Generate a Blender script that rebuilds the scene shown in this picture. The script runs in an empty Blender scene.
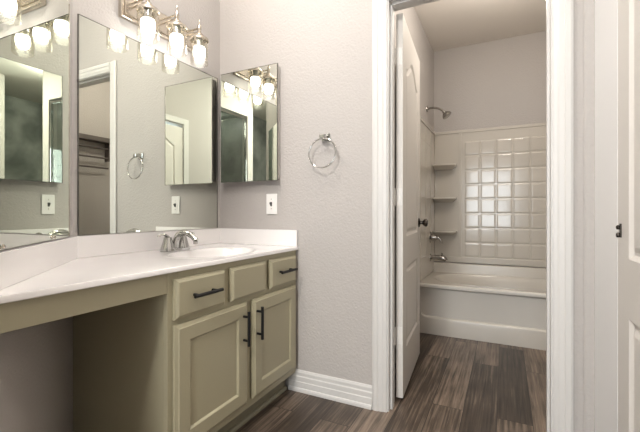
import bpy, bmesh, math, random
from mathutils import Vector, Matrix
random.seed(7)
S = bpy.context.scene
C = S.collection
R = math.radians

# ------------------------------------------------------------------ camera, world, light, exposure
EYE = 0.995
cam_d = bpy.data.cameras.new('camera')
cam = bpy.data.objects.new('camera', cam_d); C.objects.link(cam)
cam_d.sensor_width = 36.0
cam_d.lens = 36.0 * 371.3 / 640.0
cam_d.shift_y = -3.9 / 640.0
cam_d.clip_start = 0.02
cam.location = (0, 0, EYE)
cam.rotation_euler = (R(90), 0, R(26.48))
S.camera = cam

w = bpy.data.worlds.new('daylight'); S.world = w; w.use_nodes = True
bg = w.node_tree.nodes['Background']
bg.inputs[0].default_value = (0.80, 0.90, 1.0, 1); bg.inputs[1].default_value = 1.0

def area(name, loc, rot, sx, sy, power, col):
    d = bpy.data.lights.new(name, 'AREA'); d.shape = 'RECTANGLE'; d.size = sx; d.size_y = sy
    d.energy = power; d.color = col
    o = bpy.data.objects.new(name, d); C.objects.link(o); o.location = loc; o.rotation_euler = rot
    return o
def globe(name, loc, rad, power, col):
    d = bpy.data.lights.new(name, 'POINT'); d.shadow_soft_size = rad; d.energy = power; d.color = col
    o = bpy.data.objects.new(name, d); C.objects.link(o); o.location = loc
# daylight entering through the window behind the camera
area('window_daylight', (-0.40, -2.72, 1.30), (R(90), 0, 0), 1.10, 1.62, 23, (0.93, 0.97, 1.0))
# unseen fill light added behind the camera to lift the overall level
area('hall_fill_light', (-0.55, -1.1, 2.95), (0, 0, 0), 0.45, 0.45, 38, (1.0, 0.955, 0.90))
# fill light added above the vanity to brighten counter and upper walls
globe('vanity_fill_light', (-1.00, 0.78, 2.72), 0.14, 19, (1.0, 0.96, 0.91))
# assumed lamp in the tub room, out of view, no fixture built
globe('tub_room_assumed_light', (0.05, 2.55, 2.36), 0.14, 9.5, (1.0, 0.915, 0.815))
globe('passage_fill_light', (0.62, -1.30, 2.90), 0.06, 32, (1.0, 0.97, 0.92))  # added fill, lifts the dark passage reflected in the mirrors
globe('shower_fill_light', (0.70, -0.73, 2.41), 0.04, 2.2, (1.0, 0.98, 0.95))  # added inside the stall to brighten its reflection in the cabinet mirror
BULB = 7.0

vs = S.view_settings
vs.view_transform = 'Standard'; vs.look = 'None'; vs.gamma = 1.0; vs.use_curve_mapping = False
vs.exposure = 1.45
S.cycles.max_bounces = 14; S.cycles.diffuse_bounces = 6; S.cycles.glossy_bounces = 10
S.cycles.transparent_max_bounces = 16; S.cycles.transmission_bounces = 8
S.cycles.caustics_reflective = False; S.cycles.caustics_refractive = False
S.cycles.sample_clamp_indirect = 6.0
S.cycles.use_denoising = True

# ------------------------------------------------------------------ materials
def mat(name, col, rough=0.5, metal=0.0, spec=0.5, coat=0.0):
    m = bpy.data.materials.new(name); m.use_nodes = True
    p = m.node_tree.nodes['Principled BSDF']
    p.inputs['Base Color'].default_value = (*col, 1); p.inputs['Roughness'].default_value = rough
    p.inputs['Metallic'].default_value = metal; p.inputs['Specular IOR Level'].default_value = spec
    p.inputs['Coat Weight'].default_value = coat
    return m
def bump(m, scale, strength, dist=0.002, detail=3.0, rough=0.55):
    nt = m.node_tree; p = nt.nodes['Principled BSDF']
    tc = nt.nodes.new('ShaderNodeTexCoord'); n = nt.nodes.new('ShaderNodeTexNoise'); b = nt.nodes.new('ShaderNodeBump')
    n.inputs['Scale'].default_value = scale; n.inputs['Detail'].default_value = detail; n.inputs['Roughness'].default_value = rough
    b.inputs['Strength'].default_value = strength; b.inputs['Distance'].default_value = dist
    nt.links.new(tc.outputs['Object'], n.inputs['Vector']); nt.links.new(n.outputs['Fac'], b.inputs['Height'])
    nt.links.new(b.outputs['Normal'], p.inputs['Normal'])
    return m
def mottle(m, scale, c0, c1):
    nt = m.node_tree; p = nt.nodes['Principled BSDF']
    tc = nt.nodes.new('ShaderNodeTexCoord'); n = nt.nodes.new('ShaderNodeTexNoise'); r = nt.nodes.new('ShaderNodeValToRGB')
    n.inputs['Scale'].default_value = scale; n.inputs['Detail'].default_value = 4
    r.color_ramp.elements[0].position = 0.35; r.color_ramp.elements[1].position = 0.7
    r.color_ramp.elements[0].color = (*c0, 1); r.color_ramp.elements[1].color = (*c1, 1)
    nt.links.new(tc.outputs['Object'], n.inputs['Vector']); nt.links.new(n.outputs['Fac'], r.inputs['Fac'])
    nt.links.new(r.outputs['Color'], p.inputs['Base Color'])
    return m

M = {}
M['wall'] = bump(mat('wall_paint', (0.455, 0.430, 0.412), 0.75, spec=0.25), 95, 0.6, 0.005)
M['ceiling'] = bump(mat('ceiling_paint', (0.76, 0.72, 0.67), 0.85, spec=0.2), 80, 0.3, 0.003)
M['trim'] = mat('white_trim_paint', (0.61, 0.60, 0.585), 0.38)
M['board'] = mat('white_board_paint', (0.82, 0.82, 0.82), 0.35)
M['door'] = bump(mat('white_door_paint', (0.66, 0.635, 0.60), 0.42), 60, 0.04, 0.002)
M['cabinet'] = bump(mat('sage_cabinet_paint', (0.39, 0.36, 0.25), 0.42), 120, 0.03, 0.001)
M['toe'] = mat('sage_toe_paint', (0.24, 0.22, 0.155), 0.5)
M['marble'] = mottle(mat('cultured_marble', (0.82, 0.80, 0.79), 0.16, coat=0.3), 2.2, (0.80, 0.78, 0.775), (0.84, 0.825, 0.82))
M['chrome'] = mat('chrome', (0.62, 0.62, 0.61), 0.07, 1.0)
M['faucet_chrome'] = mat('faucet_chrome', (0.50, 0.495, 0.48), 0.06, 1.0)
M['aged_chrome'] = mat('aged_chrome', (0.36, 0.345, 0.325), 0.14, 1.0)
M['nickel'] = mat('brushed_nickel', (0.56, 0.51, 0.44), 0.26, 1.0)
M['black'] = mat('black_metal', (0.006, 0.006, 0.006), 0.4, 0.0, spec=0.35)
M['bronze'] = mat('dark_bronze', (0.07, 0.06, 0.052), 0.2, 0.95)
M['mirror'] = mat('mirror_glass', (0.78, 0.81, 0.74), 0.004, 1.0)
M['mirror_clear'] = mat('cabinet_mirror_glass', (0.80, 0.82, 0.76), 0.004, 1.0)
M['mirror_edge'] = mat('mirror_edge', (0.22, 0.215, 0.20), 0.2, 0.8)
M['white_metal'] = mat('white_metal', (0.72, 0.70, 0.67), 0.35)
M['plastic'] = mat('white_plastic', (0.84, 0.83, 0.81), 0.3)
M['toggle'] = mat('grey_toggle', (0.10, 0.10, 0.10), 0.35)
M['acrylic'] = mat('bone_acrylic', (0.56, 0.53, 0.48), 0.2, coat=0.15)
M['surround'] = mat('bone_surround', (0.545, 0.515, 0.465), 0.15, coat=0.2)
M['apron'] = mat('tub_apron', (0.63, 0.61, 0.57), 0.3)
M['dark'] = mat('dark_wood', (0.10, 0.085, 0.078), 0.5)
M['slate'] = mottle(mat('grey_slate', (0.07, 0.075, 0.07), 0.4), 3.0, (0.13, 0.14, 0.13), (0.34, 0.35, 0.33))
M['socket'] = mat('socket_white', (0.8, 0.78, 0.74), 0.4)

def glass(name, refl=0.9, tint=(1, 1, 1), extra=0.0):
    m = bpy.data.materials.new(name); m.use_nodes = True; nt = m.node_tree
    for n in list(nt.nodes): nt.nodes.remove(n)
    out = nt.nodes.new('ShaderNodeOutputMaterial'); mx = nt.nodes.new('ShaderNodeMixShader')
    t = nt.nodes.new('ShaderNodeBsdfTransparent'); g = nt.nodes.new('ShaderNodeBsdfGlossy'); f = nt.nodes.new('ShaderNodeMath'); lw = nt.nodes.new('ShaderNodeLayerWeight')
    t.inputs[0].default_value = (*tint, 1); g.inputs['Roughness'].default_value = 0.03; g.inputs[0].default_value = (refl, refl, refl, 1)
    lw.inputs[0].default_value = 0.5; pw = nt.nodes.new('ShaderNodeMath'); pw.operation = 'POWER'; pw.inputs[1].default_value = 3.5
    nt.links.new(lw.outputs['Facing'], pw.inputs[0]); nt.links.new(pw.outputs[0], f.inputs[0])
    f.operation = 'MULTIPLY_ADD'; f.inputs[1].default_value = 0.6 + extra; f.inputs[2].default_value = 0.04
    nt.links.new(f.outputs[0], mx.inputs[0]); nt.links.new(t.outputs[0], mx.inputs[1]); nt.links.new(g.outputs[0], mx.inputs[2])
    nt.links.new(mx.outputs[0], out.inputs[0])
    return m
M['glass'] = glass('jar_glass', 0.95, (0.96, 0.95, 0.92), 0.15)
M['pane'] = glass('window_pane', 0.8, (0.97, 0.98, 0.98))
M['shower_glass'] = glass('grey_shower_glass', 0.8, (0.80, 0.82, 0.80))

m = bpy.data.materials.new('lit_bulb'); m.use_nodes = True; nt = m.node_tree
for n in list(nt.nodes): nt.nodes.remove(n)
o_ = nt.nodes.new('ShaderNodeOutputMaterial'); e_ = nt.nodes.new('ShaderNodeEmission')
e_.inputs[0].default_value = (1.0, 0.98, 0.96, 1); e_.inputs[1].default_value = BULB
nt.links.new(e_.outputs[0], o_.inputs[0]); M['bulb'] = m

# plank floor
def plank_material():
    m = bpy.data.materials.new('dark_vinyl_planks'); m.use_nodes = True; nt = m.node_tree
    p = nt.nodes['Principled BSDF']; L = nt.links.new
    tc = nt.nodes.new('ShaderNodeTexCoord')
    mp = nt.nodes.new('ShaderNodeMapping'); mp.inputs['Rotation'].default_value = (0, 0, R(90)); mp.inputs['Location'].default_value = (0.55, 0.035, 0)
    L(tc.outputs['Object'], mp.inputs['Vector'])
    br = nt.nodes.new('ShaderNodeTexBrick')
    br.offset = 0.37; br.offset_frequency = 2
    br.inputs['Scale'].default_value = 1.0; br.inputs['Brick Width'].default_value = 1.05; br.inputs['Row Height'].default_value = 0.152
    br.inputs['Mortar Size'].default_value = 0.0016; br.inputs['Mortar Smooth'].default_value = 0.1; br.inputs['Bias'].default_value = 0.0
    br.inputs['Color1'].default_value = (0, 0, 0, 1); br.inputs['Color2'].default_value = (1, 1, 1, 1); br.inputs['Mortar'].default_value = (0.5, 0.5, 0.5, 1)
    L(mp.outputs[0], br.inputs['Vector'])
    # long grain
    mg = nt.nodes.new('ShaderNodeMapping'); mg.inputs['Scale'].default_value = (44, 1.3, 1)
    ad = nt.nodes.new('ShaderNodeVectorMath'); ad.operation = 'MULTIPLY_ADD'
    ad.inputs[1].default_value = (7.3, 5.1, 0)
    L(br.outputs['Color'], ad.inputs[0]); L(tc.outputs['Object'], ad.inputs[2]); L(ad.outputs[0], mg.inputs['Vector'])
    n1 = nt.nodes.new('ShaderNodeTexNoise'); n1.inputs['Scale'].default_value = 1.7; n1.inputs['Detail'].default_value = 7; n1.inputs['Roughness'].default_value = 0.65; n1.inputs['Distortion'].default_value = 0.45
    L(mg.outputs[0], n1.inputs['Vector'])
    n2 = nt.nodes.new('ShaderNodeTexNoise'); n2.inputs['Scale'].default_value = 3.2; n2.inputs['Detail'].default_value = 4
    L(ad.outputs[0], n2.inputs['Vector'])
    mix = nt.nodes.new('ShaderNodeMath'); mix.operation = 'MULTIPLY_ADD'; mix.inputs[1].default_value = 0.80
    L(n1.outputs['Fac'], mix.inputs[0])
    m2 = nt.nodes.new('ShaderNodeMath'); m2.operation = 'MULTIPLY'; m2.inputs[1].default_value = 0.30
    L(n2.outputs['Fac'], m2.inputs[0])
    m3 = nt.nodes.new('ShaderNodeMath'); m3.operation = 'MULTIPLY_ADD'; m3.inputs[1].default_value = 0.21
    sep = nt.nodes.new('ShaderNodeSeparateColor'); L(br.outputs['Color'], sep.inputs[0])
    L(sep.outputs[0], m3.inputs[0]); L(m2.outputs[0], m3.inputs[2]); L(m3.outputs[0], mix.inputs[2])
    rp = nt.nodes.new('ShaderNodeValToRGB'); cr = rp.color_ramp
    cr.elements[0].position = 0.45; cr.elements[0].color = (0.018, 0.0128, 0.0095, 1)
    cr.elements[1].position = 0.86; cr.elements[1].color = (0.235, 0.18, 0.137, 1)
    e = cr.elements.new(0.64); e.color = (0.066, 0.048, 0.036, 1)
    L(mix.outputs[0], rp.inputs['Fac'])
    mm = nt.nodes.new('ShaderNodeMixRGB'); mm.inputs[2].default_value = (0.012, 0.009, 0.008, 1)
    L(br.outputs['Fac'], mm.inputs[0]); L(rp.outputs[0], mm.inputs[1]); L(mm.outputs[0], p.inputs['Base Color'])
    p.inputs['Roughness'].default_value = 0.42
    b = nt.nodes.new('ShaderNodeBump'); b.inputs['Strength'].default_value = 0.15; b.inputs['Distance'].default_value = 0.002
    L(n1.outputs['Fac'], b.inputs['Height']); L(b.outputs['Normal'], p.inputs['Normal'])
    return m
M['floor'] = plank_material()

# ------------------------------------------------------------------ mesh helpers
def box(b, x0, x1, y0, y1, z0, z1):
    vs_ = [b.verts.new(p) for p in ((x0,y0,z0),(x1,y0,z0),(x1,y1,z0),(x0,y1,z0),(x0,y0,z1),(x1,y0,z1),(x1,y1,z1),(x0,y1,z1))]
    for f in ((0,3,2,1),(4,5,6,7),(0,1,5,4),(1,2,6,5),(2,3,7,6),(3,0,4,7)):
        b.faces.new([vs_[i] for i in f])
def prism(b, pts, z0, z1, axis='z', tf=None):
    """extrude an outline (list of 2D points) between two values along an axis"""
    def P(u, v, h):
        if axis == 'z': q = Vector((u, v, h))
        elif axis == 'y': q = Vector((u, h, v))
        else: q = Vector((h, u, v))
        return tf(q) if tf else q
    lo = [b.verts.new(P(u, v, z0)) for u, v in pts]; hi = [b.verts.new(P(u, v, z1)) for u, v in pts]
    n = len(pts)
    b.faces.new(lo[::-1]); b.faces.new(hi)
    for i in range(n): b.faces.new([lo[i], lo[(i+1) % n], hi[(i+1) % n], hi[i]])
def lathe(b, prof, origin=(0,0,0), axis=(0,0,1), seg=32, closed_ends=True):
    """revolve (radius, height) pairs about an axis through origin"""
    ax = Vector(axis).normalized(); q = Vector((0,0,1)).rotation_difference(ax); o = Vector(origin)
    rings = []
    for r, h in prof:
        if r < 1e-6: rings.append([b.verts.new(o + q @ Vector((0,0,h)))])
        else: rings.append([b.verts.new(o + q @ Vector((r*math.cos(2*math.pi*i/seg), r*math.sin(2*math.pi*i/seg), h))) for i in range(seg)])
    for a, c in zip(rings, rings[1:]):
        for i in range(seg):
            j = (i+1) % seg
            if len(a) == 1 and len(c) == 1: continue
            if len(a) == 1: b.faces.new([a[0], c[j], c[i]])
            elif len(c) == 1: b.faces.new([a[i], a[j], c[0]])
            else: b.faces.new([a[i], a[j], c[j], c[i]])
    if closed_ends:
        for rg in (rings[0], rings[-1]):
            if len(rg) > 1: b.faces.new(rg)
def tube(b, pts, rad, seg=14, closed=False, flat=1.0):
    pts = [Vector(p) for p in pts]; n = len(pts)
    rr = rad if isinstance(rad, (list, tuple)) else [rad]*n
    t0 = (pts[1]-pts[0]).normalized(); up = Vector((0,0,1)) if abs(t0.z) < 0.9 else Vector((1,0,0))
    nrm = (up - t0*up.dot(t0)).normalized(); rings = []
    for i in range(n):
        if closed: t = (pts[(i+1) % n]-pts[i-1]).normalized()
        else: t = (pts[min(i+1,n-1)]-pts[max(i-1,0)]).normalized()
        nrm = (nrm - t*nrm.dot(t)).normalized(); bi = t.cross(nrm)
        rings.append([b.verts.new(pts[i] + (nrm*math.cos(2*math.pi*k/seg)*flat + bi*math.sin(2*math.pi*k/seg))*rr[i]) for k in range(seg)])
    for i in range(n if closed else n-1):
        a = rings[i]; c = rings[(i+1) % n]
        for k in range(seg): b.faces.new([a[k], a[(k+1)%seg], c[(k+1)%seg], c[k]])
    if not closed: b.faces.new(rings[0][::-1]); b.faces.new(rings[-1])
def bez(p0, p1, p2, p3, n=14):
    out = []
    for i in range(n+1):
        t = i/n; s = 1-t
        out.append(Vector(p0)*s**3 + Vector(p1)*3*s*s*t + Vector(p2)*3*s*t*t + Vector(p3)*t**3)
    return out
def obj(name, b, m, parent=None, bevel=0.0, smooth=False, seg=2, tf=None):
    if tf is not None: bmesh.ops.transform(b, matrix=tf, verts=b.verts)
    bmesh.ops.recalc_face_normals(b, faces=b.faces)
    me = bpy.data.meshes.new(name); b.to_mesh(me); b.free()
    o = bpy.data.objects.new(name, me); C.objects.link(o); me.materials.append(m)
    if smooth:
        for p in me.polygons: p.use_smooth = True
        try: me.set_sharp_from_angle(angle=R(35))
        except Exception: pass
    if bevel:
        md = o.modifiers.new('bevel', 'BEVEL'); md.width = bevel; md.segments = seg; md.limit_method = 'ANGLE'; md.angle_limit = R(40)
    if parent: 
        o.parent = parent; o.matrix_parent_inverse = parent_inverse(parent)
    return o
def world_of(o):
    m_ = o.matrix_basis.copy()
    return world_of(o.parent) @ o.matrix_parent_inverse @ m_ if o.parent else m_
def parent_inverse(p): return world_of(p).inverted()
def B(): return bmesh.new()
def boxes(*bs):
    b = B()
    for a in bs: box(b, *a)
    return b
def thing(name, label, cat, loc=(0,0,0), group=None):
    o = bpy.data.objects.new(name, None); C.objects.link(o); o.location = loc; o.empty_display_size = 0.1
    o['label'] = label; o['category'] = cat
    if group: o['group'] = group
    return o
def struct(name, b, m, **k):
    par = k.get('parent'); o = obj(name, b, m, **k)
    if not par: o['kind'] = 'structure'
    return o
def rect(x0, x1, y0, y1): return [(x0,y0),(x1,y0),(x1,y1),(x0,y1)]
def fill_loops(b, loops):
    """flat face with holes: list of vert loops, first is the outside"""
    es = []
    for lp in loops:
        for i in range(len(lp)):
            e = b.edges.get((lp[i], lp[(i+1) % len(lp)])) or b.edges.new((lp[i], lp[(i+1) % len(lp)]))
            es.append(e)
    bmesh.ops.triangle_fill(b, use_beauty=True, use_dissolve=False, edges=es)
def inset(lp, d):
    """offset a closed counter-clockwise 2D outline inward by d"""
    n = len(lp); out = []
    for i in range(n):
        p0, p1, p2 = Vector(lp[i-1]), Vector(lp[i]), Vector(lp[(i+1) % n])
        a = (p1-p0).normalized(); c = (p2-p1).normalized()
        na = Vector((-a.y, a.x)); nc = Vector((-c.y, c.x)); k = na + nc
        k = k / max(0.3, (1 + na.dot(nc)))
        out.append(tuple(p1 + k*d))
    return out
def panelled(W, H, T, panels, prof, both=False, rim=(0, 0)):
    """slab: face in the x-z plane at y=0 looking to -y, thickness to +y, with recessed panels.
    prof = list of (inset, depth) steps from the rim of each panel to its field"""
    b = B()
    def face(y, sgn):
        rw, rd = rim; full = rect(0, W, 0, H)
        ou = [b.verts.new((x, y, z)) for x, z in (inset(full, rw) if rw else full)]
        loops = [ou]
        for pn in panels:
            prev = [b.verts.new((x, y, z)) for x, z in pn]; loops.append(prev)
            for ins, dep in prof:
                cur = [b.verts.new((x, y + sgn*dep, z)) for x, z in inset(pn, ins)]
                for i in range(len(pn)):
                    j = (i+1) % len(pn); b.faces.new([prev[i], prev[j], cur[j], cur[i]])
                prev = cur
            b.faces.new(prev)
        fill_loops(b, loops)
        if rw:
            lo = [b.verts.new((x, y + sgn*rd, z)) for x, z in full]
            mid = [b.verts.new((x, y + sgn*rd*0.45, z)) for x, z in inset(full, rw*0.85)]
            for A_, B_ in ((ou, mid), (mid, lo)):
                for i in range(4): b.faces.new([A_[i], A_[(i+1)%4], B_[(i+1)%4], B_[i]])
            ou = lo
        return ou
    f = face(0, 1)
    k = face(T, -1) if both else [b.verts.new((x, T, z)) for x, z in rect(0, W, 0, H)]
    if not both: b.faces.new(k)
    for i in range(4): b.faces.new([f[i], f[(i+1)%4], k[(i+1)%4], k[i]])
    return b
def arched(x0, x1, z0, z1, rise, n=18):
    """rectangle whose top edge is a cathedral arch"""
    pts = [(x0,z0),(x1,z0),(x1,z1)]
    for i in range(1, n):
        t = i/n; x = x1 + (x0-x1)*t
        s = 0.5 - 0.5*math.cos(2*math.pi*t)
        pts.append((x, z1 + rise*s))
    pts.append((x0, z1))
    return pts

# ------------------------------------------------------------------ dimensions
XL = -1.60        # mirror wall beside the vanity
YB = 1.805        # wall with the doorway
YN = 0.918        # corner of the mirror wall and the angled wall
XR = 0.32         # closet wall
YW = 1.92         # tub room side of the doorway wall
TX0, TX1 = -0.645, 0.875   # tub room
TY = 3.88
CEIL = 3.00
TCEIL = 2.62     # tub room ceiling
DX0, DX1 = -0.518, 0.170   # door opening
DH = 2.048
AW = R(45.75)
dg = Vector((math.sin(AW), -math.cos(AW), 0))     # runs along the angled wall towards the camera
dn = Vector((math.cos(AW), math.sin(AW), 0))      # faces the room
def angled(s, n, z): return Vector((XL, YN, 0)) + dg*s + dn*n + Vector((0, 0, z))
ANG_END = 0.95

# ------------------------------------------------------------------ setting
struct('floor', boxes((-2.1, 1.7, -3.5, 4.0, -0.08, 0.0)), M['floor'])
struct('ceiling', boxes((-2.1, 1.7, -3.5, YW, CEIL, CEIL+0.08), (TX0-0.1, 1.0, YW, TY+0.1, TCEIL, TCEIL+0.08)), M['ceiling'])
struct('wall_left', boxes((XL-0.1, XL, YN, YW, 0, CEIL)), M['wall'])
b = B()
e1 = angled(ANG_END, 0, 0)
prism(b, [(0, 0), (ANG_END, 0), (ANG_END, -0.1), (-0.05, -0.1)], 0, CEIL)
wa = struct('wall_angled', b, M['wall']); wa.location = (XL, YN, 0); wa.rotation_euler = (0, 0, AW - R(90))
struct('wall_back', boxes((XL, DX0-0.02, YB, YW, 0, CEIL), (DX1+0.02, 1.0, YB, YW, 0, CEIL), (DX0-0.02, DX1+0.02, YB, YW, DH+0.02, CEIL)), M['wall'])
CY0, CY1 = 0.24, 1.46     # closet opening
SY0, SY1 = -1.04, -0.42
PY0, PY1 = -2.30, -1.17   # opening to the dim passage   # shower opening
struct('wall_right', boxes((XR, XR+0.1, CY1+0.02, YB, 0, CEIL), (XR, XR+0.1, CY0-0.02, CY1+0.02, DH+0.02, CEIL),
                           (XR, XR+0.1, SY1, CY0-0.02, 0, CEIL), (XR, XR+0.1, PY1, SY0, 0, CEIL), (XR, XR+0.1, -2.6, PY0, 0, CEIL), (XR, XR+0.1, SY0, SY1, 2.45, CEIL)), M['wall'])
struct('wall_hall', boxes((e1.x-0.1, e1.x, -0.35, e1.y, 0, CEIL), (-2.0, e1.x-0.1, -0.35, -0.25, 0, CEIL), (-2.1, -2.0, -2.6, -0.25, 0, CEIL)), M['wall'])
WX0, WX1, WZ0, WZ1 = -0.97, 0.17, 0.48, 2.12
struct('wall_front', boxes((-2.1, WX0, -2.7, -2.6, 0, CEIL), (WX1, XR+0.1, -2.7, -2.6, 0, CEIL), (WX0, WX1, -2.7, -2.6, 0, WZ0), (WX0, WX1, -2.7, -2.6, WZ1, CEIL)), M['wall'])
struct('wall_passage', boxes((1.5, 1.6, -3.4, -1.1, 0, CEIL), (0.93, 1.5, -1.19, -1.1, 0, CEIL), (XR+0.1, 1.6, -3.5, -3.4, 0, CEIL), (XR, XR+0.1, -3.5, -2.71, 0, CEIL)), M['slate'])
struct('wall_tub_left', boxes((TX0-0.1, TX0, YW, TY, 0, TCEIL)), M['wall'])
struct('wall_tub_back', boxes((TX0-0.1, 1.0, TY, TY+0.1, 0, TCEIL)), M['wall'])
struct('wall_tub_right', boxes((TX1, TX1+0.1, YW, TY, 0, TCEIL)), M['wall'])
# window behind the camera
wf = struct('window_1', boxes((WX0, WX0+0.05, -2.69, -2.61, WZ0, WZ1), (WX1-0.05, WX1, -2.69, -2.61, WZ0, WZ1), (WX0+0.05, WX1-0.05, -2.69, -2.61, WZ0, WZ0+0.05), (WX0+0.05, WX1-0.05, -2.69, -2.61, WZ1-0.05, WZ1),
                              (WX0+0.05, WX1-0.05, -2.67, -2.63, 1.29, 1.32)), M['trim'])
obj('pane', boxes((WX0+0.05, WX1-0.05, -2.655, -2.65, WZ0+0.05, WZ1-0.05)), M['pane'], wf)

# door casing of the tub room: jambs, head, stops and stepped casing on the vanity side
def casing_profile(b, x0, x1, out, z1, flip):
    wd = x1-x0
    pr = [(0,0),(wd,0),(wd,0.012),(wd*0.86,0.017),(wd*0.62,0.017),(wd*0.55,0.013),(wd*0.30,0.012),(wd*0.2,0.009),(0,0.007)]
    pts = [((x0+u) if not flip else (x1-u), YB-0.001-v) for u, v in pr]
    prism(b, pts, 0.0, z1)
b = B()
casing_profile(b, DX0-0.081, DX0-0.008, 0, DH+0.075, True)
# left casing: thick edge on the outside
b2 = b
casing_profile(b, DX1+0.008, DX1+0.077, 0, DH+0.075, False)
pr = [(0,0),(0.069,0),(0.069,0.012),(0.06,0.017),(0.043,0.017),(0.038,0.013),(0.02,0.012),(0.014,0.009),(0,0.007)]
prism(b, [(YB-0.001-v, DH+0.006+u) for u, v in pr], DX0-0.008, DX1+0.008, axis='x')
struct('trim_1', b, M['trim'])
struct('trim_5', boxes((DX0-0.02, DX0, YB, YW, 0, DH), (DX1, DX1+0.02, YB, YW, 0, DH), (DX0-0.02, DX1+0.02, YB, YW, DH-0.0, DH+0.02),
                           (DX0, DX0+0.011, YB+0.03, YB+0.066, 0, DH), (DX1-0.011, DX1, YB+0.03, YB+0.066, 0, DH), (DX0, DX1, YB+0.03, YB+0.066, DH-0.011, DH)), M['trim'], bevel=0.0015)
# baseboard on the doorway wall
def baseboard_profile(b, a0, a1, yb):
    pr = [(0,0),(0.019,0),(0.019,0.012),(0.016,0.02),(0.0125,0.022),(0.0125,0.052),(0.010,0.056),(0.010,0.080),(0.007,0.086),(0.007,0.103),(0.003,0.115),(0,0.116)]
    prism(b, [(yb-u, v) for u, v in pr], a0, a1, axis='x')
b = B(); baseboard_profile(b, -1.090, DX0-0.083, YB-0.001); struct('baseboard_back', b, M['trim'])
# closet wall: wide flat board, corner bead and head casing round the closet doors
struct('trim_2', boxes((XR-0.0035, XR-0.0005, CY1+0.002, YB-0.012, 0, DH+0.08)), M['board'], bevel=0.001)
struct('trim_3', boxes((XR-0.016, XR-0.001, CY0-0.09, CY0-0.012, 0, DH+0.08), (XR-0.016, XR-0.001, CY0-0.012, CY1+0.003, DH+0.012, DH+0.08)), M['trim'], bevel=0.003)
b = B()
prism(b, [(0.283, YB-0.001), (0.283, YB-0.006), (0.290, YB-0.010), (0.305, YB-0.011), (0.3185, YB-0.011), (0.3185, YB-0.001)], 0, CEIL-0.002)
struct('trim_4', b, M['wall'])

# ------------------------------------------------------------------ tub room door, standing open
pin = Vector((-0.524, 1.9315, 0.0))
door_tf = Matrix.Translation(pin) @ Matrix.Rotation(R(94.2), 4, 'Z') @ Matrix.Translation((0.003, -0.045, 0.018))
DW, DHH = 0.680, 2.022
PROF = [(0.006, 0.004), (0.014, 0.009), (0.022, 0.009), (0.038, 0.003)]
def door_panels(W):
    return [rect(0.115, W-0.115, 0.235, 0.675), arched(0.115, W-0.115, 0.845, 1.775, 0.095)]
d1 = struct('door_1', panelled(DW, DHH, 0.035, door_panels(DW), PROF, both=True), M['door'], tf=door_tf)
d1['label'] = 'white arch panelled door standing open into the tub room'
b = B()
for sg, yy in ((-1, 0.0), (1, 0.035)):
    o0 = (DW-0.062, yy, 0.905)
    lathe(b, [(0.0,0.0),(0.031,0.0),(0.031,0.004),(0.026,0.008),(0.011,0.011),(0.010,0.026),(0.020,0.032),(0.026,0.042),(0.0265,0.050),(0.022,0.058),(0.010,0.062),(0,0.0625)] if sg < 0 else
             [(0.0,0.0),(0.031,0.0),(0.031,0.004),(0.026,0.008),(0.011,0.011),(0.010,0.022),(0.020,0.027),(0.024,0.034),(0.024,0.040),(0.018,0.046),(0,0.049)], o0, (0, sg, 0), 28)
k = obj('knob', b, M['bronze'], d1, smooth=True, tf=door_tf); k['label'] = 'dark bronze round knob'
for zc in (0.345, 1.075, 1.815):
    b = B()
    # leaf on the door edge, leaf on the jamb, knuckle
    q0 = door_tf @ Vector((-0.0015, 0.002, zc-0.018)); 
    bb = B(); box(bb, -0.0022, -0.0002, 0.002, 0.033, zc-0.063, zc+0.027)
    bmesh.ops.transform(bb, matrix=door_tf, verts=bb.verts)
    me = bpy.data.meshes.new('tmp'); bb.to_mesh(me); bb.free(); b.from_mesh(me); bpy.data.meshes.remove(me)
    lathe(b, [(0.0,0.0),(0.0065,0.0),(0.0065,0.090),(0.0,0.090)], (pin.x+0.004, pin.y-0.006, zc-0.045), (0,0,1), 12)
    box(b, DX0+0.0005, DX0+0.0025, YB+0.07, YW+0.004, zc-0.045, zc+0.045)
    h = obj('hinge', b, M['white_metal'], d1, smooth=False)

# ------------------------------------------------------------------ closet double doors on the right wall
CW = (CY1-CY0)/2 - 0.003
for i in range(2):
    y1 = CY1 - 0.001 - i*(CW+0.004)
    # local x runs from the door's far edge towards the camera, face looks to -X
    tf = Matrix(((0, 1, 0, XR-0.003), (-1, 0, 0, y1), (0, 0, 1, 0.015), (0, 0, 0, 1)))
    dd = struct('door_%d' % (2+i), panelled(CW, 2.0, 0.035, door_panels(CW), PROF), M['door'], tf=tf)
    if i == 0:
        b = B()
        for zc, hh in ((0.985, 0.008), (0.962, 0.009)):
            lathe(b, [(0,0),(0.004,0.0),(0.0055,0.004),(0.0055,hh*1.2),(0.003,hh*1.6),(0,hh*1.7)], (XR-0.011, CY1-0.040, zc-0.035-hh), (0,0,1), 14)
        box(b, XR-0.0075, XR-0.0035, CY1-0.046, CY1-0.034, 0.918, 0.960)
        obj('latch', b, M['bronze'], dd, smooth=True)['label'] = 'small dark bronze latch at the door edge'
struct('trim_6', boxes((XR+0.001, XR+0.1, CY1+0.001, CY1+0.019, 0, DH), (XR+0.001, XR+0.1, CY0-0.019, CY0-0.001, 0, DH), (XR+0.001, XR+0.1, CY0-0.019, CY1+0.019, DH, DH+0.018)), M['trim'])['kind'] = 'structure'
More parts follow.
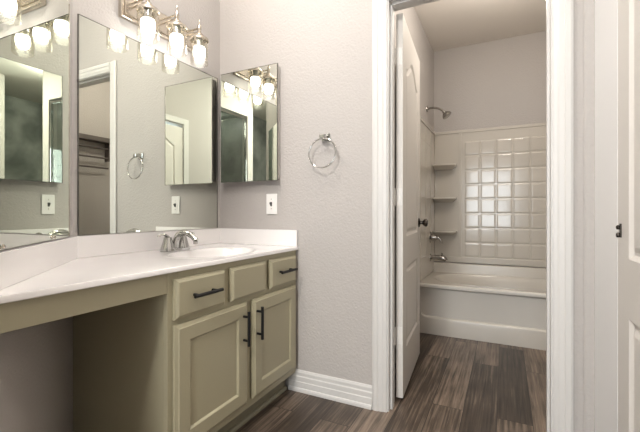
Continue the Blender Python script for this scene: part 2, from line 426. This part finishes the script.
# shower enclosure on the right wall behind the camera (seen in the mirrors)
sh = thing('shower_enclosure', 'dark grey glazed shower enclosure seen only as a reflection in the cabinet mirror', 'shower', (XR, (SY0+SY1)/2, 0))
obj('glass_panel', boxes((XR+0.02, XR+0.028, SY0+0.03, SY1-0.03, 0.08, 2.40)), M['shower_glass'], sh)
obj('frame', boxes((XR+0.01, XR+0.04, SY0+0.002, SY0+0.03, 0.0, 2.43), (XR+0.01, XR+0.04, SY1-0.03, SY1-0.002, 0.0, 2.43), (XR+0.01, XR+0.04, SY0+0.03, SY1-0.03, 2.40, 2.43), (XR+0.01, XR+0.04, SY0+0.03, SY1-0.03, 0.0, 0.08)), M['chrome'], sh)
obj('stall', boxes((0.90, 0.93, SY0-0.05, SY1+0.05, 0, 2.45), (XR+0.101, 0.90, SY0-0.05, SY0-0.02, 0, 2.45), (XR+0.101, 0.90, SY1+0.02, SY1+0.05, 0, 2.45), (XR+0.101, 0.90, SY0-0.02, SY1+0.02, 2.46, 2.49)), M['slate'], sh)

# ------------------------------------------------------------------ vanity cabinet
VX = -1.05; VY0 = 0.918; VZ = 0.783
vc = thing('vanity_cabinet', 'sage painted vanity cabinet with black bar pulls beneath the white countertop', 'cabinet', (-1.3, 1.35, 0))
G = 0.0015
b = B()
box(b, XL+G, VX-0.02, VY0, VY0+0.018, 0.0, VZ)                          # left side panel
box(b, XL+G, -1.127, YB-0.02, YB-G, 0.0, 0.10); box(b, XL+G, VX-0.02, YB-0.02, YB-G, 0.10, VZ)                             # right side panel
box(b, XL+G, VX-0.02, VY0+0.018, YB-0.02, 0.10, 0.118)                    # bottom
box(b, XL+G, XL+0.012, VY0+0.018, YB-0.02, 0.118, VZ)                     # back
# the side panel is cut to meet the angled wall; front face frame
fx0, fx1 = VX-0.02, VX
for (y0, y1, z0, z1) in ((VY0, VY0+0.045, 0.10, VZ), (YB-0.042, YB-G, 0.10, VZ), (VY0+0.045, YB-0.042, VZ-0.032, VZ), (VY0+0.045, YB-0.042, 0.583, 0.630), (VY0+0.045, YB-0.042, 0.10, 0.150),
                         (1.340, 1.386, 0.15, 0.583), (1.186, 1.252, 0.63, VZ-0.032), (1.478, 1.524, 0.63, VZ-0.032)):
    box(b, fx0, fx1, y0, y1, z0, z1)
obj('body', b, M['cabinet'], vc, bevel=0.0012)
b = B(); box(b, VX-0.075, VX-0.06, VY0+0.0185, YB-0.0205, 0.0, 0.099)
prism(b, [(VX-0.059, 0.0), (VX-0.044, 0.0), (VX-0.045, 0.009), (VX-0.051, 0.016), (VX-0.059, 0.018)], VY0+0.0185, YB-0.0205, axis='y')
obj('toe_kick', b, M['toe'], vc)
# knee space apron running to the angled wall
b = B()
prism(b, [(VX-0.02, VY0-G), (VX, VY0-G), (VX, 0.395), (VX-0.02, 0.415)], 0.712, VZ)
obj('apron', b, M['cabinet'], vc, bevel=0.001)
def to_front(x, y, z, t):
    # local panel (x along +Y, face -y) placed so its face looks to +X
    return Matrix(((0, -1, 0, x), (1, 0, 0, y), (0, 0, 1, z), (0, 0, 0, 1)))
FRONT = VX + 0.021
def pull(parent, ctr, length, vertical, span):
    b = B(); off = 0.030
    a = Vector((0, 0, 1)) if vertical else Vector((0, 1, 0))
    c = Vector(ctr) + Vector((off, 0, 0))
    tube(b, [c - a*length/2, c + a*length/2], 0.0068, 14)
    for s in (-1, 1):
        p = Vector(ctr) + a*(s*span/2)
        tube(b, [p + Vector((0.0005, 0, 0)), p + Vector((off, 0, 0))], 0.0056, 12)
    obj('handle', b, M['black'], parent, smooth=True)['label'] = 'matt black bar pull'
def raised_front(y0, y1, z0, z1):
    """slab drawer front with a bevelled, stepped rim"""
    b = B(); H_ = 0.020
    steps = [(0, 0), (0, 0.010), (0.006, 0.013), (0.008, 0.0165), (0.014, H_)]
    prev = None
    for ins, d in steps:
        cur = [b.verts.new((VX + 0.001 + d, y, z)) for y, z in rect(y0+ins, y1-ins, z0+ins, z1-ins)]
        if prev:
            for i in range(4): b.faces.new([prev[i], prev[(i+1)%4], cur[(i+1)%4], cur[i]])
        else: b.faces.new(cur[::-1])
        prev = cur
    b.faces.new(prev)
    return b
for (y0, y1, kind) in ((0.939, 1.200, 'drawer'), (1.236, 1.491, 'false_front'), (1.526, 1.781, 'drawer')):
    d = obj(kind, raised_front(y0, y1, 0.613, 0.759), M['cabinet'], vc, bevel=0.0006)
    if kind == 'drawer': pull(d, (FRONT, (y0+y1)/2, 0.690), 0.145, False, 0.096)
def shaker(y0, y1, z0, z1):
    W, H_ = y1-y0, z1-z0
    b = panelled(W, H_, 0.019, [rect(0.062, W-0.062, 0.062, H_-0.062)], [(0.003, 0.001), (0.009, 0.0085)], rim=(0.014, 0.008))
    # local y -> depth behind the face
    bmesh.ops.transform(b, matrix=to_front(FRONT, y0, z0, 0), verts=b.verts)
    return b
for (y0, y1, hy) in ((0.939, 1.345, 1.312), (1.387, 1.781, 1.412)):
    d = obj('door', shaker(y0, y1, 0.136, 0.594), M['cabinet'], vc, bevel=0.0005)
    pull(d, (FRONT, hy, 0.484), 0.150, True, 0.104)

# ------------------------------------------------------------------ countertop with moulded basin and backsplashes
CT = 0.803; CX = -1.030
vt = thing('vanity_countertop', 'white cultured marble countertop with moulded oval basin running to the angled mirror wall', 'countertop', (-1.3, 1.2, VZ))
BX, BY, BA, BBY = -1.245, 1.365, 0.165, 0.225
def basin(x, y):
    r = math.sqrt(((x-BX)/BA)**2 + ((y-BY)/BBY)**2)
    if r >= 1.12: return 0.0
    if r >= 1.0: return 0.0022*math.sin((1.12-r)/0.12*math.pi)          # soft raised rim
    return -0.115*(1 - r**2.6)
b = B()
nx, ny = 72, 120
xs = [XL+0.002 + (CX-XL-0.004)*i/nx for i in range(nx+1)]
ys = [0.96 + (YB-0.002-0.96)*j/ny for j in range(ny+1)]
gr = [[b.verts.new((x, y, CT + basin(x, y))) for y in ys] for x in xs]
for i in range(nx):
    for j in range(ny): b.faces.new([gr[i][j], gr[i+1][j], gr[i+1][j+1], gr[i][j+1]])
# front lip of the gridded part, and the lower face ring
lip = [(CX-0.002, CT), (CX, CT-0.003), (CX, CT-0.0165), (CX-0.002, CT-0.0185), (CX-0.03, CT-0.0185)]
rows = [[gr[nx][j] for j in range(ny+1)]] + [[b.verts.new((x, y, z)) for y in ys] for x, z in lip[1:]]
for a, c in zip(rows, rows[1:]):
    for j in range(ny): b.faces.new([a[j], a[j+1], c[j+1], c[j]])
# plain part up to the angled wall
def ang_y(x, n=0.002): return YN - (x-XL)/math.tan(AW) + n/math.sin(AW)
pts = [(CX, 0.96), (XL+0.002, 0.96), (XL+0.002, ang_y(XL+0.002)), (CX, ang_y(CX))]
top = [b.verts.new((x - (0.002 if k in (0, 3) else 0), y, CT)) for k, (x, y) in enumerate(pts)]
b.faces.new(top)
e = [[b.verts.new((x, y, z)) for y in (0.96, ang_y(CX))] for x, z in lip]
for a, c in zip(e, e[1:]): b.faces.new([a[0], a[1], c[1], c[0]])
bmesh.ops.remove_doubles(b, verts=b.verts, dist=0.00005)
slab = obj('slab', b, M['marble'], vt, smooth=True)
b = B()
lathe(b, [(0,0),(0.021,0),(0.021,0.002),(0.015,0.003),(0.013,-0.001),(0,-0.001)], (BX, BY, CT-0.1145), (0,0,1), 24)
obj('drain', b, M['chrome'], vt, smooth=True)
BT = 0.895; BD = 0.020
b = boxes((XL+G, XL+BD, YN+0.004, YB-G, CT+0.0005, BT)); obj('backsplash', b, M['marble'], vt, bevel=0.002)
b = boxes((XL+BD+0.0005, CX-0.004, YB-BD, YB-G, CT+0.0005, BT)); obj('backsplash', b, M['marble'], vt, bevel=0.002)
b = B()
L_ = (CX-XL)/math.sin(AW)
q = [angled(-0.0, G, 0), angled(L_-0.01, G, 0), angled(L_-0.03, BD, 0), angled(BD*0.42, BD, 0)]
prism(b, [(p.x, p.y) for p in q], CT+0.0005, BT); obj('backsplash', b, M['marble'], vt, bevel=0.002)

# ------------------------------------------------------------------ faucet
FX, FY = -1.470, 1.335
fa = thing('faucet', 'chrome two handle faucet behind the basin in front of the long wall mirror', 'faucet', (FX, FY, CT))
fz = CT + 0.0008
b = B()
n_ = 28
def stadium(rx, ry, z):
    return [(FX + rx*math.cos(2*math.pi*i/n_), FY + (ry-rx)*(1 if math.sin(2*math.pi*i/n_) > 0 else -1)*(abs(math.sin(2*math.pi*i/n_)) > 1e-9) + rx*math.sin(2*math.pi*i/n_), z) for i in range(n_)]
prev = None
for rx, ry, z in ((0.034, 0.082, fz), (0.034, 0.082, fz+0.008), (0.033, 0.081, fz+0.013)):
    cur = [b.verts.new(p) for p in stadium(rx, ry, z)]
    if prev:
        for i in range(n_): b.faces.new([prev[i], prev[(i+1)%n_], cur[(i+1)%n_], cur[i]])
    else: b.faces.new(cur[::-1])
    prev = cur
b.faces.new(prev)
obj('base', b, M['faucet_chrome'], fa, smooth=True)
for s in (-1, 1):
    b = B(); hy = FY + s*0.047
    lathe(b, [(0.0,0.0),(0.033,0.0),(0.032,0.006),(0.025,0.028),(0.020,0.046),(0.0185,0.055),(0.0,0.059)], (FX, hy, fz+0.0132), (0,0,1), 24)
    p0 = Vector((FX, hy, fz+0.068))
    tube(b, bez(p0, p0+Vector((0.004, s*0.016, 0.016)), p0+Vector((0.008, s*0.040, 0.022)), p0+Vector((0.012, s*0.066, 0.008)), 12),
         [0.012,0.0115,0.011,0.0105,0.010,0.0095,0.009,0.009,0.009,0.009,0.0085,0.0075,0.005], 12, flat=0.55)
    obj('handle', b, M['faucet_chrome'], fa, smooth=True)
b = B()
p0 = Vector((FX, FY, fz+0.0135))
tube(b, bez(p0, p0+Vector((0.0, 0, 0.080)), p0+Vector((0.070, 0, 0.105)), p0+Vector((0.138, 0.0, 0.040)), 18), [0.019-0.0004*i for i in range(19)], 18)
lathe(b, [(0,0),(0.0105,0),(0.0105,0.014),(0,0.014)], p0+Vector((0.134,0,0.024)), (0.15,0,1), 16)
obj('spout', b, M['faucet_chrome'], fa, smooth=True)

# ------------------------------------------------------------------ wall mirrors
MT = 1.821
mr = thing('wall_mirror', 'long frameless wall mirror above the faucet, beneath the lamp fixture', 'mirror', (XL, 1.37, BT))
obj('glass', boxes((XL+0.001, XL+0.006, 0.940, 1.772, BT+0.003, MT)), M['mirror'], mr)
obj('edge_strip', boxes((XL+0.001, XL+0.0075, 0.936, 0.9398, BT+0.003, MT+0.002), (XL+0.001, XL+0.0075, 1.7722, 1.7755, BT+0.003, MT+0.002), (XL+0.001, XL+0.0075, 0.940, 1.772, MT+0.0002, MT+0.002)), M['mirror_edge'], mr)
am = thing('wall_mirror', 'frameless mirror on the angled wall at the left edge of the photo', 'mirror', tuple(angled(0.4, 0, BT)))
b = B()
q = [angled(0.070, 0.001, 0), angled(0.80, 0.001, 0), angled(0.80, 0.006, 0), angled(0.070, 0.006, 0)]
prism(b, [(p.x, p.y) for p in q], BT+0.004, MT); obj('glass', b, M['mirror'], am)
b = B()
q = [angled(0.0675, 0.001, 0), angled(0.0698, 0.001, 0), angled(0.0698, 0.0075, 0), angled(0.0675, 0.0075, 0)]
prism(b, [(p.x, p.y) for p in q], BT+0.004, MT)
obj('edge_strip', b, M['nickel'], am)
for s in (0.25, 0.63):
    b = B()
    lathe(b, [(0,0),(0.006,0),(0.006,0.004),(0.003,0.006),(0,0.006)], angled(s, 0.0083, BT+0.012), dn, 14)
    obj('mirror_clip', b, M['nickel'], am, smooth=True)

# rounded corner bead strip between the two mirrors is bare wall; nothing to add

# ------------------------------------------------------------------ medicine cabinet
mc = thing('medicine_cabinet', 'mirrored medicine cabinet on the wall above the white switch plate', 'cabinet', (-1.354, YB, 1.175))
MX0, MX1, MZ0, MZ1 = -1.557, -1.150, 1.177, 1.834
obj('body', boxes((MX0+0.008, MX1-0.006, YB-0.030, YB-G, MZ0+0.008, MZ1-0.008)), M['white_metal'], mc)
dr = obj('mirrored_door', boxes((MX0, MX1, YB-0.040, YB-0.0335, MZ0, MZ1)), M['mirror_clear'], mc)
obj('door_edge', boxes((MX1, MX1+0.003, YB-0.041, YB-0.031, MZ0-0.002, MZ1+0.002), (MX0, MX1, YB-0.041, YB-0.031, MZ1, MZ1+0.002), (MX0, MX1, YB-0.041, YB-0.031, MZ0-0.002, MZ0)), M['mirror_edge'], dr)
# ------------------------------------------------------------------ switch plate
sw = thing('switch_plate', 'white wall switch plate below the medicine cabinet', 'switch', (-1.207, YB, 1.04))
obj('plate', boxes((-1.246, -1.172, YB-0.0075, YB-G, 0.983, 1.101)), M['plastic'], sw, bevel=0.003)
obj('rocker_bezel', boxes((-1.226, -1.192, YB-0.0095, YB-0.0078, 1.008, 1.076)), M['plastic'], sw, bevel=0.0012)
b = B(); prism(b, [(YB-0.0097, 1.028), (YB-0.0097, 1.054), (YB-0.020, 1.052), (YB-0.021, 1.044)], -1.2145, -1.2035, axis='x')
obj('toggle', b, M['toggle'], sw, bevel=0.001)['label'] = 'small dark toggle'
for zc in (1.014, 1.070):
    b = B(); lathe(b, [(0,0),(0.0028,0),(0.002,0.0012),(0,0.0014)], (-1.209, YB-0.0097, zc), (0,-1,0), 12); obj('screw', b, M['nickel'], sw, smooth=True)

# ------------------------------------------------------------------ towel ring
tr = thing('towel_ring', 'chrome towel ring on the wall between medicine cabinet and doorway', 'towel ring', (-0.86, YB, 1.39))
tx, tz = -0.862, 1.392
obj('backplate', boxes((tx-0.024, tx+0.024, YB-0.010, YB-G, tz-0.020, tz+0.026)), M['faucet_chrome'], tr, bevel=0.004)
b = B(); box(b, tx-0.015, tx+0.015, YB-0.056, YB-0.0102, tz-0.010, tz+0.014)
obj('post', b, M['faucet_chrome'], tr, bevel=0.004)
b = B(); rr = 0.078
tube(b, [(tx + rr*math.sin(2*math.pi*i/48), YB-0.044 - 0.006*(1-math.cos(2*math.pi*i/48)), tz - 0.008 - rr + rr*math.cos(2*math.pi*i/48)) for i in range(48)], 0.0042, 12, closed=True)
obj('ring', b, M['faucet_chrome'], tr, smooth=True)

# ------------------------------------------------------------------ vanity light
vl = thing('vanity_light', 'three lamp nickel vanity light with clear glass jars above the long mirror', 'light fixture', (XL, 1.355, 1.95))
bk = obj('backplate', boxes((XL+G, XL+0.026, 1.118, 1.605, 1.897, 2.018)), M['nickel'], vl, bevel=0.004)
obj('backplate_step', boxes((XL+0.0262, XL+0.032, 1.134, 1.589, 1.913, 2.002)), M['nickel'], bk, bevel=0.003)
LX = XL + 0.115
for ly in (1.188, 1.358, 1.512):
    ar = B()
    tube(ar, [(XL+0.033, ly, 1.993), (LX-0.001, ly, 1.993)], 0.0052, 12)
    tube(ar, [(XL+0.033, ly, 1.972), (LX-0.001, ly, 1.972)], 0.0052, 12)
    arm = obj('arm', ar, M['nickel'], vl, smooth=True)
    b = B()
    lathe(b, [(0,2.044),(0.0028,2.040),(0.0045,2.030),(0.003,2.020),(0.007,2.014),(0.010,2.005),(0.011,1.990),(0.009,1.972),(0.016,1.964),(0.022,1.957),(0.023,1.952),(0.034,1.946),(0.046,1.938),(0.050,1.930),(0.050,1.924),(0.047,1.922),(0.043,1.930),(0,1.934)], (LX, ly, 0), (0,0,1), 32)
    cap = obj('cap', b, M['nickel'], vl, smooth=True)
    b = B()
    # clear jar: outer and inner wall, open bottom
    lathe(b, [(0.0415,1.929),(0.0425,1.915),(0.047,1.905),(0.0475,1.800),(0.0465,1.796),(0.0450,1.800),(0.0445,1.904),(0.0405,1.914),(0.0395,1.929)], (LX, ly, 0), (0,0,1), 36, closed_ends=False)
    jar = obj('glass_shade', b, M['glass'], vl, smooth=True)
    b = B(); lathe(b, [(0,1.9335),(0.0165,1.9335),(0.0165,1.922),(0.0145,1.920),(0.018,1.908),(0.026,1.893),(0.0285,1.887),(0,1.887)], (LX, ly, 0), (0,0,1), 24)
    sk = obj('bulb_base', b, M['socket'], vl, smooth=True)
    b = B(); lathe(b, [(0.0285,1.8865),(0.031,1.874),(0.0315,1.862),(0.030,1.848),(0.025,1.836),(0.017,1.828),(0.008,1.8245),(0,1.824)], (LX, ly, 0), (0,0,1), 28)
    obj('bulb', b, M['bulb'], sk, smooth=True)['label'] = 'lit white bulb'

# ------------------------------------------------------------------ tub
TF = 3.12; TRIM = 0.408
tb = thing('bathtub', 'bone white alcove bathtub beyond the open door', 'bathtub', (0.11, TF, 0))
x0, x1, y0, y1 = TX0+0.004, TX1-0.004, TF, TY-0.004
b = B()
bcx, bcy, bax, bay = (x0+x1)/2+0.0, TF+0.375, 0.685, 0.295
def tub_h(x, y):
    u = abs((x-bcx)/bax); v = abs((y-bcy)/bay)
    r = (u**3.2 + v**2.6)**(1/2.9)
    h = TRIM
    k = min(1, max(0, (y-(bcy+bay*1.03))/0.022)); k = k*k*(3-2*k)
    h += 0.088*k
    if r < 1:
        t = min(1.0, (1-r)/0.30); t = t*t*(3-2*t)
        h = TRIM - 0.33*t
    return h
nx, ny = 130, 90
gx = [x0 + (x1-x0)*i/nx for i in range(nx+1)]; gy = [y0 + (y1-y0)*j/ny for j in range(ny+1)]
g = [[b.verts.new((x, y, tub_h(x, y))) for y in gy] for x in gx]
for i in range(nx):
    for j in range(ny): b.faces.new([g[i][j], g[i+1][j], g[i+1][j+1], g[i][j+1]])
obj('basin', b, M['acrylic'], tb, smooth=True)
# front apron: rolled rim, flat skirt, swept rib and lower plinth
b = B()
prof = [(0.0, TRIM), (-0.010, TRIM-0.002), (-0.016, TRIM-0.010), (-0.016, TRIM-0.026), (-0.010, TRIM-0.034), (0.004, TRIM-0.040), (0.010, 0.30), (0.012, 0.001), (0.05, 0.001)]
prism(b, [(TF+u, v) for u, v in prof] + [(TF+0.05, TRIM-0.03), (TF+0.001, TRIM-0.03)], x0, x1, axis='x')
ap = obj('apron', b, M['apron'], tb, bevel=0.0, smooth=True)
b = B()
def rib_z(x):
    d = x - x0
    return 0.134 + 0.060*math.exp(-((d/0.026)**1.5)) + 0.0
N = 60
top, bot = [], []
secs = []
for i in range(N+1):
    x = x0 + (x1-x0)*(i/N)**1.8
    z = rib_z(x)
    secs.append([(x, TF+0.011, z+0.010), (x, TF+0.000, z+0.007), (x, TF-0.007, z), (x, TF-0.009, z-0.006), (x, TF-0.010, 0.001), (x, TF+0.011, 0.001)])
rv = [[b.verts.new(p) for p in s] for s in secs]
for a, c in zip(rv, rv[1:]):
    for k in range(len(a)-1): b.faces.new([a[k], a[k+1], c[k+1], c[k]])
b.faces.new(rv[0]); b.faces.new(rv[-1][::-1])
obj('plinth', b, M['acrylic'], tb, smooth=True)
b = B(); lathe(b, [(0,0),(0.036,0),(0.036,0.004),(0.028,0.009),(0,0.010)], (TX0+0.112, bcy, 0.325), (1,0,0.25), 24)
tube(b, [(TX0+0.121, bcy, 0.325), (TX0+0.135, bcy-0.008, 0.352)], 0.005, 10)
obj('overflow_plate', b, M['chrome'], tb, smooth=True)

# ------------------------------------------------------------------ moulded tub surround
su = thing('tub_surround', 'glossy moulded tile pattern wall surround above the bathtub', 'tub surround', (0.11, TY, 0.5))
SZ0, SZ1 = 0.503, 1.795
b = B()
yb = TY-0.002
# back sheet, top flange, vertical rib and lower flange
box(b, TX0+0.0105, TX1-0.0105, yb-0.008, yb-0.0005, SZ0, SZ1)
box(b, TX0+0.014, TX1-0.003, yb-0.016, yb-0.008, SZ1-0.028, SZ1)
box(b, TX0+0.014, TX1-0.003, yb-0.022, yb-0.008, SZ0, SZ0+0.055)
box(b, -0.405, -0.378, yb-0.018, yb-0.008, SZ0+0.055, SZ1-0.028)
back = obj('back_panel', b, M['surround'], su, bevel=0.003)
# raised tiles, each faintly tilted as moulded sheets are
b = B(); rnd = random.Random(3)
TP = 0.1405; gapw = 0.006
for i in range(9):
    for j in range(8):
        xa = -0.352 + i*TP; xb = xa + TP - gapw; za = 0.563 + j*TP; zb = za + TP - gapw
        if xb > TX1-0.02: continue
        zb = min(zb, SZ1-0.032)
        tx_, tz_ = rnd.uniform(-0.0009, 0.0009), rnd.uniform(-0.0009, 0.0009)
        n = 16; h = 0.004; gv = []
        for p in range(n+1):
            row = []
            for q_ in range(n+1):
                u = p/n; v = q_/n
                eu = min(u, 1-u)*2; ev = min(v, 1-v)*2
                edge = min(1.0, min(eu, ev)*8.0); edge = edge*(2-edge)
                y = yb - 0.0082 - h*edge - 0.00012*(1-(2*u-1)**2)*(1-(2*v-1)**2) - tx_*(u-.5) - tz_*(v-.5)
                row.append(b.verts.new((xa + (xb-xa)*u, y, za + (zb-za)*v)))
            gv.append(row)
        for p in range(n):
            for q_ in range(n): b.faces.new([gv[p][q_], gv[p+1][q_], gv[p+1][q_+1], gv[p][q_+1]])
obj('tile_field', b, M['surround'], su, smooth=True)
# side panel on the faucet wall
b = B()
box(b, TX0+0.002, TX0+0.010, TF+0.01, yb-0.001, TRIM+0.006, SZ1)
box(b, TX0+0.010, TX0+0.018, TF+0.01, yb-0.02, SZ1-0.028, SZ1)
box(b, TX0+0.010, TX0+0.016, TF+0.01, TF+0.04, TRIM+0.006, SZ1-0.028)
for z in (0.60, 0.86, 1.12, 1.38, 1.62): box(b, TX0+0.010, TX0+0.0125, TF+0.04, yb-0.03, z, z+0.006)
for y in (3.40, 3.62): box(b, TX0+0.010, TX0+0.0125, y, y+0.006, 0.60, SZ1-0.03)
obj('side_panel', b, M['surround'], su, bevel=0.0015)
b = B(); box(b, TX1-0.010, TX1-0.002, TF+0.01, yb-0.023, TRIM+0.006, SZ1)
obj('side_panel', b, M['surround'], su, bevel=0.0015)
# corner shelves
for z in (0.812, 1.138, 1.460):
    b = B()
    sx0, sx1 = TX0+0.019, -0.420; yk = yb-0.0085
    pts = [(sx0, yk), (sx0, yk-0.135)]
    for i in range(0, 9):
        t = i/8*math.pi/2
        pts.append((sx1-0.10+0.10*math.sin(t), yk-0.135+0.035*(1-math.cos(t))))
    pts += [(sx1, yk)]
    n = len(pts)
    lo = [b.verts.new((sx0+(x-sx0)*0.80, yk-(yk-y)*0.35, z-0.048)) for x, y in pts]
    mi = [b.verts.new((x, y, z-0.014)) for x, y in pts]; hi = [b.verts.new((x, y, z)) for x, y in pts]
    b.faces.new(lo[::-1]); b.faces.new(hi)
    for A_, B_ in ((lo, mi), (mi, hi)):
        for i in range(n): b.faces.new([A_[i], A_[(i+1)%n], B_[(i+1)%n], B_[i]])
    obj('corner_shelf', b, M['surround'], su, bevel=0.003)

# ------------------------------------------------------------------ shower fittings on the faucet wall
SX = TX0 + 0.0105
hd = thing('wall_shower', 'chrome shower head on a bent arm above the tub surround', 'shower head', (TX0, 3.50, 1.94))
b = B(); lathe(b, [(0,0),(0.030,0),(0.028,0.005),(0.014,0.010),(0,0.010)], (TX0+0.001, 3.50, 1.945), (1,0,0), 24); obj('flange', b, M['aged_chrome'], hd, smooth=True)
b = B(); p0 = Vector((TX0+0.010, 3.50, 1.945))
path = bez(p0, p0+Vector((0.05,0,0.010)), p0+Vector((0.10,0,0.0)), p0+Vector((0.135,0,-0.038)), 14)
tube(b, path, 0.010, 12); obj('arm', b, M['aged_chrome'], hd, smooth=True)
b = B(); dirv = Vector((0.62, 0.0, -0.78))
lathe(b, [(0,0),(0.012,0),(0.015,0.010),(0.014,0.016),(0.024,0.024),(0.038,0.040),(0.044,0.052),(0.044,0.062),(0.037,0.065),(0,0.063)], path[-1]-Vector((0.001,0,-0.001)), dirv, 26); obj('head', b, M['aged_chrome'], hd, smooth=True)
vv = thing('tub_valve', 'chrome shower valve with lever on the tub side wall', 'valve', (TX0, 3.64, 0.75))
b = B(); lathe(b, [(0,0),(0.055,0),(0.053,0.005),(0.040,0.010),(0,0.011)], (SX, 3.63, 0.755), (1,0,0), 32); obj('escutcheon', b, M['aged_chrome'], vv, smooth=True)
b = B(); lathe(b, [(0,0),(0.026,0),(0.024,0.020),(0.020,0.045),(0.012,0.052),(0,0.053)], (SX+0.0115, 3.63, 0.755), (1,0,0), 24)
q0 = Vector((SX+0.050, 3.63, 0.755)); tube(b, bez(q0, q0+Vector((0.02,0,0.01)), q0+Vector((0.045,0,-0.01)), q0+Vector((0.052,0,-0.055)), 10), [0.010,0.0098,0.0095,0.009,0.009,0.0088,0.0085,0.008,0.008,0.0075,0.006], 12)
obj('lever', b, M['aged_chrome'], vv, smooth=True)
sp = thing('tub_spout', 'chrome tub spout under the shower valve', 'spout', (TX0, 3.64, 0.56))
b = B(); lathe(b, [(0,0),(0.034,0),(0.033,0.006),(0.024,0.010),(0,0.010)], (SX, 3.63, 0.565), (1,0,0), 24); obj('flange', b, M['aged_chrome'], sp, smooth=True)
b = B(); q0 = Vector((SX+0.0105, 3.63, 0.565))
tube(b, [q0, q0+Vector((0.05,0,0.002)), q0+Vector((0.09,0,0.0)), q0+Vector((0.118,0,-0.008)), q0+Vector((0.132,0,-0.024))], [0.022,0.023,0.024,0.024,0.018], 18)
lathe(b, [(0,0),(0.005,0),(0.005,0.014),(0.008,0.016),(0.008,0.022),(0,0.024)], q0+Vector((0.095,0,0.023)), (0,0,1), 12)
obj('spout_body', b, M['aged_chrome'], sp, smooth=True)

# ------------------------------------------------------------------ towel rack on the tub room's right wall, seen in the long mirror
rk = thing('towel_rack', 'dark towel rack with shelf and bars, reflected in the long mirror', 'towel rack', (TX1, 2.4, 1.6))
RY0, RY1 = 2.05, 2.70
obj('shelf', boxes((TX1-0.12, TX1-0.002, RY0, RY1, 1.765, 1.815)), M['dark'], rk, bevel=0.002)
for yy in (RY0+0.012, RY1-0.012):
    obj('bracket', boxes((TX1-0.085, TX1-0.002, yy-0.010, yy+0.010, 1.565, 1.764)), M['dark'], rk, bevel=0.002)
for zz in (1.700, 1.595, 1.485):
    b = B(); tube(b, [(TX1-0.065, RY0+0.0225, zz), (TX1-0.065, RY1-0.0225, zz)], 0.010, 12); obj('bar', b, M['dark'], rk, smooth=True)
